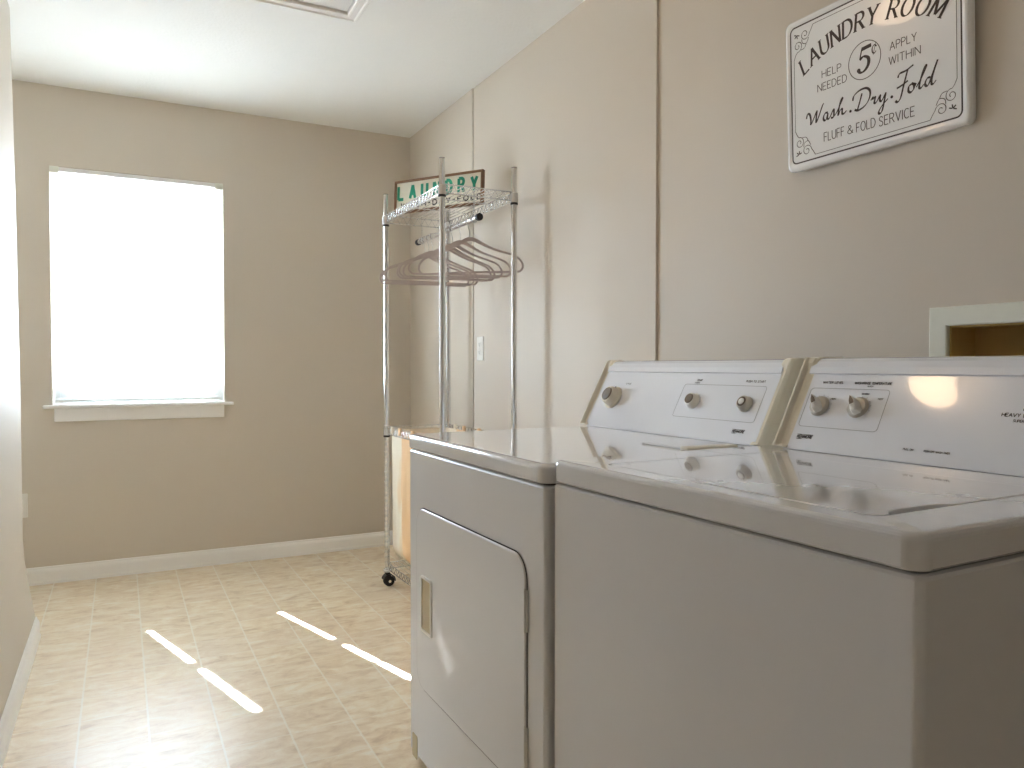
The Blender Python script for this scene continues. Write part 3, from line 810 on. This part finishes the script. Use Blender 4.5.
# arched heading
bm = NB()
R = .350; CXs, CYs = .2475, .293 - R; hgt = .040
s = 'LAUNDRY ROOM'; g = .22
tw = text_width(s, g) * hgt * .92
total = 2 * math.asin(.183 / R) * R
sxx = total / (text_width(s, g) * hgt)
pos = 0
for ch in s:
    gw, st = GL[ch]
    mid = (pos + gw / 2) * hgt * sxx
    a_ = (mid - total / 2) / R
    ca, sa = math.cos(a_), math.sin(a_)
    def mp(p, gw=gw, ca=ca, sa=sa):
        lx = (p[0] - gw / 2 + .16 * (p[1] - .5)) * hgt * sxx; ly = p[1] * hgt
        return (CXs + sa * (R + ly) + ca * lx, CYs + ca * (R + ly) - sa * lx)
    for q in st: sgl(bm, [mp(p) for p in q], .0066, wmin=.0021, pen=.35 - a_)
    for p in SERIF.get(ch, []):
        sgl(bm, [mp((p[0] - .13, p[1])), mp((p[0] + .13, p[1]))], .0019)
    pos += gw + g
link('heading', bm, M['signink'], sign, smooth=False)
bm = NB()
sgl(bm, arc(.240, .217, .044, .044, 0, 351, 40), .0016, closed=True)
link('price_circle', bm, M['signink'], sign, smooth=False)
bm = NB()
sgl(bm, [(.233, .244), (.259, .246)], .0085)
sgl(bm, [(.2335, .245), (.2275, .221)], .0032)
sgl(bm, catmull([(.2275, .221), (.238, .226), (.2505, .219), (.251, .205), (.243, .194), (.232, .190), (.224, .194)], 6), .0085, wmin=.0035, pen=.1)
lathe(bm, [(0, Z0), (.0050, Z0), (.0050, Z1), (0, Z1)], 14, Matrix.Translation((.224, .197, 0)))
sgl(bm, catmull([(.273, .238), (.268, .243), (.262, .238), (.262, .228), (.267, .224), (.272, .228)], 5), .0030, wmin=.0016)
sgl(bm, [(.264, .221), (.271, .247)], .0010)
link('price', bm, M['signink'], sign, smooth=False)
def st(s, x0, x1, y, h, w):
    bm = NB(); nat = text_width(s, .2) * h; text(bm, s, x0, y, h, w, Z0, Z1, gap=.2, sx=(x1 - x0) / nat); link('small_lettering', bm, M['signink'], sign, smooth=False)
st('HELP', .117, .174, .214, .018, .0015); st('NEEDED', .103, .190, .183, .018, .0015)
st('APPLY', .308, .374, .215, .018, .0015); st('WITHIN', .305, .383, .183, .018, .0015)
st('FLUFF', .120, .180, .055, .0215, .0017); st('&', .189, .205, .055, .020, .0017); st('FOLD', .215, .267, .053, .0215, .0017); st('SERVICE', .277, .367, .0505, .0215, .0017)
# script line (millimetres in the sign's own frame)
bm = NB()
SC = [
 [(66, 126), (70, 137), (77, 134), (80, 120), (80, 108), (90, 122), (99, 137), (97, 120), (97, 109), (106, 124), (117, 146), (121, 150)],
 [(133, 124), (124, 124), (119, 114), (122, 107), (128, 109), (133, 122), (131, 110), (136, 108), (142, 115)],
 [(142, 115), (150, 127), (151, 117), (149, 108), (142, 108)],
 [(152, 110), (160, 118), (172, 136), (177, 145), (174, 146), (168, 132), (163, 108), (168, 117), (175, 121), (175, 110), (180, 108), (188, 113)],
 [(232, 141), (226, 124), (219, 106)],
 [(206, 131), (210, 142), (226, 150), (244, 150), (254, 140), (252, 124), (240, 110), (222, 104), (211, 108)],
 [(256, 117), (261, 123), (262, 119), (268, 122), (265, 110), (269, 108), (275, 114)],
 [(275, 114), (281, 122), (280, 111), (285, 108), (294, 121)],
 [(296, 124), (291, 104), (285, 84), (278, 80), (277, 86), (286, 97), (301, 108)],
 [(327, 147), (332, 155), (348, 157), (366, 164)],
 [(352, 158), (342, 128), (333, 100), (325, 93), (320, 97)],
 [(324, 124), (336, 127), (352, 133)],
 [(361, 123), (354, 119), (353, 109), (359, 105), (366, 111), (366, 120), (361, 124), (372, 118)],
 [(372, 112), (384, 128), (396, 149), (394, 152), (387, 138), (379, 112), (383, 107), (390, 113)],
 [(406, 124), (398, 123), (393, 113), (397, 107), (403, 112), (412, 132), (423, 156), (411, 126), (408, 110), (412, 107), (419, 113)],
]
for S in SC:
    sgl(bm, catmull([(x / 1000, y / 1000) for x, y in S], 6), .0058, wmin=.0019, pen=.75)
for x, y in ((199, 108), (311, 109)):
    lathe(bm, [(0, Z0), (.0034, Z0), (.0034, Z1), (0, Z1)], 14, Matrix.Translation((x / 1000, y / 1000, 0)))
link('script_lettering', bm, M['signink'], sign, smooth=False)

# ------------------------------------------------------------------ chrome rack
RX0, RX1, RY0, RY1 = 1.175, 1.508, 2.888, 3.624
rack = thing('chrome_rack', 'tall chrome wire garment rack on black casters beside the right wall', 'rack', ((RX0 + RX1) / 2, (RY0 + RY1) / 2, 0))
RC = Vector(rack.location)
def rp(name, bm, mat, par=None, **k):
    for v in bm.verts: v.co -= RC
    return link(name, bm, mat, par or rack, **k)
for x in (RX0, RX1):
    for y in (RY0, RY1):
        bm = NB()
        tube(bm, [(x, y, .098), (x, y, 1.950)], .0125, 16)
        po = rp('post', bm, M['chrome'])
        bm = NB()
        pr = [(.0, .11)]       # ridged lower length
        for q in range(28): pr += [(.01256, .119 + q * .0254), (.0132, .120 + q * .0254), (.01256, .121 + q * .0254)]
        lathe(bm, pr + [(.01256, .82), (0, .82)], 14, Matrix.Translation((x, y, 0)))
        rp('ridged_sleeve', bm, M['chrome'], po)
        bm = NB(); lathe(bm, [(0, 1.9502), (.0128, 1.9502), (.0122, 1.954), (0, 1.955)], 16, Matrix.Translation((x, y, 0))); rp('post_cap', bm, M['greypl'], po)
        for zz in (1.803, .757, .088):
            bm = NB(); lathe(bm, [(.0127, -.009), (.0160, -.008), (.0160, -.001), (.0165, .0), (.0128, .001)], 18, Matrix.Translation((x, y, zz))); rp('clip_collar', bm, M['black'], po)
            if zz > .5:
                bm = NB(); lathe(bm, [(.0127, .0015), (.0175, .0015), (.0160, .040), (.0127, .042)], 18, Matrix.Translation((x, y, zz))); rp('shelf_sleeve', bm, M['chrome'] if zz < 1 else M['chromedull'], po)
        # caster
        bm = NB()
        lathe(bm, [(0, .070), (.013, .070), (.020, .078), (.020, .084), (.010, .092), (.010, .0975), (0, .0975)], 18, Matrix.Translation((x, y, 0)))
        ca_ = rp('caster', bm, M['chromedull'])
        dx = .010
        for s in (-1, 1):
            bm = NB()
            Mw = Matrix.Translation((x + .008, y + s * .011, .0265)) @ Matrix.Rotation(PI / 2, 4, 'X')
            lathe(bm, [(0, -.007), (.020, -.007), (.0245, -.005), (.0262, 0), (.0245, .005), (.020, .007), (0, .007)], 26, Mw)
            w_ = rp('wheel', bm, M['rubber'], ca_)
            bm = NB(); lathe(bm, [(0, 0), (.008, 0), (.007, .0016), (0, .002)], 16, Matrix.Translation((x + .008, y + s * .0182, .0265)) @ Matrix.Rotation(-s * PI / 2, 4, 'X')); rp('hub', bm, M['chrome'], w_)
        bm = NB()
        Mh = Matrix.Translation((x + .006, y, .030)) @ Matrix.Rotation(PI / 2, 4, 'X')
        hood = [(.031 * math.cos(math.radians(q)), .031 * math.sin(math.radians(q))) for q in range(-10, 171, 15)]
        inn = [(.0275 * math.cos(math.radians(q)), .0275 * math.sin(math.radians(q))) for q in range(170, -11, -15)]
        pl = hood + inn
        loft(bm, [[(x + .007 + p[0], y + yy, .031 + p[1] * 1.0) for p in pl] for yy in (-.021, .021)])
        bbox(bm, (x - .010, y - .014, .058), (x + .012, y + .014, .070), .003)
        rp('caster_hood', bm, M['black'], ca_)

def shelf_frame(zt, dz=.036, w=.0028, period=.040):
    """perimeter of two wires with a zig-zag snake wire between them"""
    bm = NB()
    P = [(RX0, RY0), (RX0, RY1), (RX1, RY1), (RX1, RY0)]
    for i in range(4):
        a = Vector((*P[i], 0)); b = Vector((*P[(i + 1) % 4], 0)); d = (b - a).normalized(); Ln = (b - a).length
        a2, b2 = a + d * .015, b - d * .015
        for z in (zt, zt - dz): tube(bm, [(a2.x, a2.y, z), (b2.x, b2.y, z)], w, 8)
        n = int(Ln / period); pts = []
        for k in range(n * 2 + 1):
            c = a2 + (b2 - a2) * k / (2 * n); pts.append((c.x, c.y, zt - (.003 if k % 2 == 0 else dz - .003)))
        tube(bm, pts, .0017, 6)
    return bm
def deck_wires(zt):
    bm = NB()
    n = 13
    for k in range(1, n):
        x = RX0 + (RX1 - RX0) * k / n
        tube(bm, [(x, RY0, zt + .002), (x, RY1, zt + .002)], .0016, 6)
    for y in (RY0 + .25, RY0 + .49):
        tube(bm, [(RX0, y, zt - .003), (RX1, y, zt - .003)], .0026, 6)
    return bm
sh = rp('top_shelf', shelf_frame(1.848), M['chrome']); rp('shelf_wires', deck_wires(1.848), M['chrome'], sh)
rp('bag_rim', shelf_frame(.800), M['chrome'])
bs = rp('bottom_shelf', shelf_frame(.118, .030), M['chrome']); rp('shelf_wires', deck_wires(.118), M['chrome'], bs)
# hanging rail under the shelf
BX, BZ = 1.340, 1.727
bm = NB(); tube(bm, [(BX, 2.895, BZ), (BX, 3.600, BZ)], .0125, 18)
rail = rp('hanging_rail', bm, M['chrome'])
for y, s in ((2.875, -1), (3.600, 1)):
    bm = NB(); lathe(bm, [(0, 0), (.0150, 0), (.0155, .002), (.0155, .018), (.0150, .020), (0, .020)], 20, Matrix.Translation((BX, y, BZ)) @ Matrix.Rotation(-PI / 2, 4, 'X')); rp('rail_end_cap', bm, M['black'], rail)
for y in (2.935, 3.560):
    bm = NB()
    arcp = [(BX + .0155 * math.cos(math.radians(q)), y, BZ + .0155 * math.sin(math.radians(q))) for q in range(60, 361 + 60, 20)]
    tube(bm, arcp[:-1], .0022, 6, closed=True)
    tube(bm, [(BX, y, BZ + .0155), (BX, y, 1.835), (BX, y, 1.846)], .0022, 6)
    tube(bm, [(BX, y, 1.843), (BX + .005, y, 1.853), (BX + .016, y, 1.854), (BX + .020, y, 1.846)], .0022, 6)
    rp('rail_hook', bm, M['chrome'], rail)

# hangers
def make_hanger():
    r = thing('clothes_hanger', 'x', 'hanger', (0, 0, 0))
    bm = NB()   # origin at the rail centre line; body in local XZ
    half = [(0, -.078), (.022, -.083), (.050, -.098), (.085, -.116), (.125, -.131), (.168, -.145), (.202, -.160), (.221, -.182), (.225, -.203), (.215, -.218), (.195, -.223), (.10, -.2215), (0, -.221)]
    P = [Vector((x, 0, z)) for x, z in half]
    full = P + [Vector((-p.x, 0, p.z)) for p in P[-2:0:-1]]
    pts = catmull(full, 5, closed=True)
    m = len(pts); rows = []
    for i, p in enumerate(pts):
        t = (pts[(i + 1) % m] - pts[i - 1]).normalized(); nn = Vector((-t.z, 0, t.x))
        f = max(0.0, 1 - abs(p.x) / .10) if p.z > -.15 else 0
        hw = .0042 + .0050 * f
        rows.append([p + nn * hw + Vector((0, .0028, 0)), p + nn * hw * 1.05, p + nn * hw - Vector((0, .0028, 0)), p - nn * hw - Vector((0, .0028, 0)), p - nn * hw * 1.05, p - nn * hw + Vector((0, .0028, 0))])
    rows.append(rows[0])
    loft(bm, rows, False, False); bmesh.ops.remove_doubles(bm, verts=bm.verts[:], dist=1e-6)
    link('hanger_body', bm, M['velvet'], r, angle=50)
    bm = NB()
    hk = [(.0, -.066), (.0, -.040)]
    pts = [(0, 0, -.080), (0, 0, -.045), (.004, 0, -.030)] + [(.0148 * math.cos(math.radians(q)), 0, .0148 * math.sin(math.radians(q))) for q in range(-60, 201, 20)]
    pts = [(-p[0], p[1], p[2]) for p in pts]
    tube(bm, pts, .0017, 7); link('hook', bm, M['chrome'], r)
    return r
def copy_tree(o, parent=None):
    c = o.copy(); C.objects.link(c); c.parent = parent
    for ch in list(o.children): copy_tree(ch, c)
    return c
# y on the rail, yaw (deg), swing (deg), label
HG = [
 (2.985, -19, -2.5, 'taupe velvet hanger nearest the right end of the rail, its loop showing past the post'),
 (3.075, -21, 1.0, 'taupe velvet hanger second from the right end of the rail'),
 (3.170, -14, -1.0, 'taupe velvet hanger third from the right, first of the bunched middle hangers'),
 (3.220, -8, 0.5, 'taupe velvet hanger bunched in the middle of the rail, behind the front post'),
 (3.262, -6, -.5, 'taupe velvet hanger in the middle of the rail, just left of the front post'),
 (3.415, -12, 1.0, 'taupe velvet hanger third from the left end of the rail'),
 (3.465, -9, 0, 'taupe velvet hanger second from the left end of the rail'),
 (3.520, -4, -.5, 'taupe velvet hanger at the far left end of the rail, by the end cap'),
]
h0 = make_hanger()
for i, (y, yaw, sw, lab) in enumerate(HG):
    o = h0 if i == 0 else copy_tree(h0)
    o.location = (BX, y, BZ + .0004); o.rotation_euler = (0, math.radians(sw), math.radians(yaw))
    o['label'] = lab; o['category'] = 'hanger'; o['group'] = 'velvet hangers on the rack rail'

# small framed sign on the rack
a = Vector((1.206, 3.588, 0)); b = Vector((1.490, 3.170, 0)); d = (b - a).normalized(); nrm = Vector((0, 0, 1)).cross(d) * -1
if nrm.dot(Vector((0, 0, 0)) - a) < 0: nrm = -nrm
tilt = math.radians(3)
SWd, SHt = (b - a).length, .160
ZS = 1.8525
up = (Vector((0, 0, 1)) * math.cos(tilt) - nrm * math.sin(tilt)); out = d.cross(up)
MS = Matrix(((d.x, up.x, out.x, a.x), (d.y, up.y, out.y, a.y), (d.z, up.z, out.z, ZS), (0, 0, 0, 1)))
fs = thing('framed_laundry_sign', 'small brown framed sign with green letters standing on the rack shelf', 'sign', mat=MS)
bm = NB()
fo = [(0, -.016), (0, .004), (.002, .006), (.009, .006), (.011, .003), (.011, -.016)]
rows = []
for x, y, sx, sy in ((0, 0, 1, 1), (SWd, 0, -1, 1), (SWd, SHt, -1, -1), (0, SHt, 1, -1), (0, 0, 1, 1)):
    rows.append([(x + sx * q, y + sy * q, zz) for q, zz in fo])
for rr in zip(rows, rows[1:]):
    loft(bm, list(rr), False, False)
bmesh.ops.remove_doubles(bm, verts=bm.verts[:], dist=1e-6)
link('sign_frame', bm, M['wood'], fs, angle=30)
bm = NB(); box(bm, (.0105, .0105, -.012), (SWd - .0105, SHt - .0105, -.002)); link('sign_board', bm, M['cream_sign'], fs, smooth=False)
bm = NB()
Ls = 'LAUNDRY'; hL = .064; x = .038; wtot = SWd - .085
for i, ch in enumerate(Ls):
    bm = NB(); gw, stt = GL[ch]
    gx = x + wtot * i / 6 - .019
    for q in stt: ribbon(bm, [(gx + p[0] / gw * .030 + .003, .068 + p[1] * hL) for p in q], .0150, -.0018, -.0008)
    link('green_letter', bm, M['teal'], fs, smooth=False)
bm = NB()
s = 'WASH-DRY-FOLD'; nat = text_width(s, .45) * .022
text(bm, s, .040, .024, .024, .0060, -.0018, -.0010, gap=.45, sx=(SWd - .085) / nat)
link('small_lettering', bm, M['ink'], fs, smooth=False)

# hamper bag hung from the lower rim
bag = thing('laundry_bag', 'peach and cream cloth hamper bag hanging in the lower half of the rack', 'laundry bag', ((RX0 + RX1) / 2, (RY0 + RY1) / 2, 0))
bm = NB()
N = 120; rows = []
bx0, bx1, by0, by1 = RX0 + .006, RX1 - .010, RY0 + .022, RY1 - .012
for k in range(15):
    s = k / 14; z = .786 - s * (.786 - .150)
    L = rrect(bx0, by0, bx1, by1, .03, 6)
    per = []
    P2 = [Vector(p) for p in L]; ds = [0]
    for i in range(len(P2)): ds.append(ds[-1] + (P2[(i + 1) % len(P2)] - P2[i]).length)
    row = []
    for q in range(N):
        u = ds[-1] * q / N; i = max(j for j in range(len(P2)) if ds[j] <= u + 1e-9)
        f = (u - ds[i]) / max(ds[i + 1] - ds[i], 1e-9); p = P2[i].lerp(P2[(i + 1) % len(P2)], f)
        tn = (P2[(i + 1) % len(P2)] - P2[i]).normalized(); nn = Vector((tn.y, -tn.x))
        fold = .0045 * math.sin(u * 62 + 1.3 * math.sin(s * 4)) + .003 * math.sin(u * 141 + s * 5) + .007 * math.sin(u * 23 + s * 3) * s
        amp = .35 + .65 * math.sin(min(s * 1.2, 1) * PI / 2)
        sag = -.006 * (s ** 3) - (.03 * max(0, s - .93) / .07)
        p = p + nn * (fold * amp - .008 + sag)
        dz = .012 * math.sin(u * 17) * s
        row.append((p.x - bag.location.x, p.y - bag.location.y, z + dz))
    rows.append(row)
loft(bm, rows, False, True)
link('bag_body', bm, M['bag'], bag, angle=80, keep=True)
for y in (RY0 + .12, RY0 + .36, RY1 - .20, RY1 - .09):
    for x_, s in ((RX0, 1), (RX1, -1)):
        bm = NB()
        bbox(bm, (x_ - .0065 - bag.location.x, y - .012 - bag.location.y, .770), (x_ + .0065 - bag.location.x, y + .012 - bag.location.y, .8055), .003, 2)
        link('hanging_loop', bm, M['bag'], bag)

# ------------------------------------------------------------------ light
w = bpy.data.worlds.new('World'); bpy.context.scene.world = w; w.use_nodes = True
nt = w.node_tree; bg = nt.nodes['Background']
tc = nt.nodes.new('ShaderNodeTexCoord'); sp = nt.nodes.new('ShaderNodeSeparateXYZ'); nt.links.new(tc.outputs['Generated'], sp.inputs[0])
cr = nt.nodes.new('ShaderNodeValToRGB'); e = cr.color_ramp.elements
e[0].position = .46; e[0].color = (.49, .54, .58, 1)
e[1].position = .52; e[1].color = (.76, .915, 1.10, 1)
x = e.new(.9); x.color = (.585, .80, 1.12, 1)
mr = nt.nodes.new('ShaderNodeMapRange'); mr.inputs['From Min'].default_value = -1; mr.inputs['From Max'].default_value = 1
nt.links.new(sp.outputs['Z'], mr.inputs['Value']); nt.links.new(mr.outputs['Result'], cr.inputs['Fac'])
nt.links.new(cr.outputs['Color'], bg.inputs['Color']); bg.inputs['Strength'].default_value = 17

ld = bpy.data.lights.new('sun', 'SUN'); ld.energy = 84; ld.angle = math.radians(.53); ld.color = (.87, .95, 1.07)
sun = bpy.data.objects.new('sun', ld); C.objects.link(sun)
trav = Vector((.2785 * .725, -.9604 * .725, -.689))
sun.rotation_euler = trav.to_track_quat('-Z', 'Y').to_euler(); sun.location = (-1, 9, 6)
pd = bpy.data.lights.new('window_portal', 'AREA'); pd.shape = 'RECTANGLE'; pd.size = .82; pd.size_y = 1.2
po = bpy.data.objects.new('window_portal', pd); C.objects.link(po); po.location = ((WX0 + WX1) / 2, FAR + .16, (WZ0 + WZ1) / 2); po.rotation_euler = (-PI / 2, 0, 0)
pd.cycles.is_portal = True

# ------------------------------------------------------------------ camera
cd = bpy.data.cameras.new('camera'); cam = bpy.data.objects.new('camera', cd); C.objects.link(cam)
yaw, pitch, f = .4784, .0231, 754.2
cd.sensor_width = 36; cd.lens = 36 * f / 1024; cd.clip_start = .02
fw = Vector((math.sin(yaw) * math.cos(pitch), math.cos(yaw) * math.cos(pitch), -math.sin(pitch)))
cam.location = (0, 0, 1.1); cam.rotation_euler = fw.to_track_quat('-Z', 'Y').to_euler()
S = bpy.context.scene; S.camera = cam
S.view_settings.view_transform = 'Standard'; S.view_settings.look = 'None'; S.view_settings.gamma = 1
S.view_settings.use_curve_mapping = False; S.view_settings.exposure = 1.14
S.cycles.max_bounces = 14; S.cycles.diffuse_bounces = 8; S.cycles.transparent_max_bounces = 16
S.cycles.sample_clamp_indirect = 6
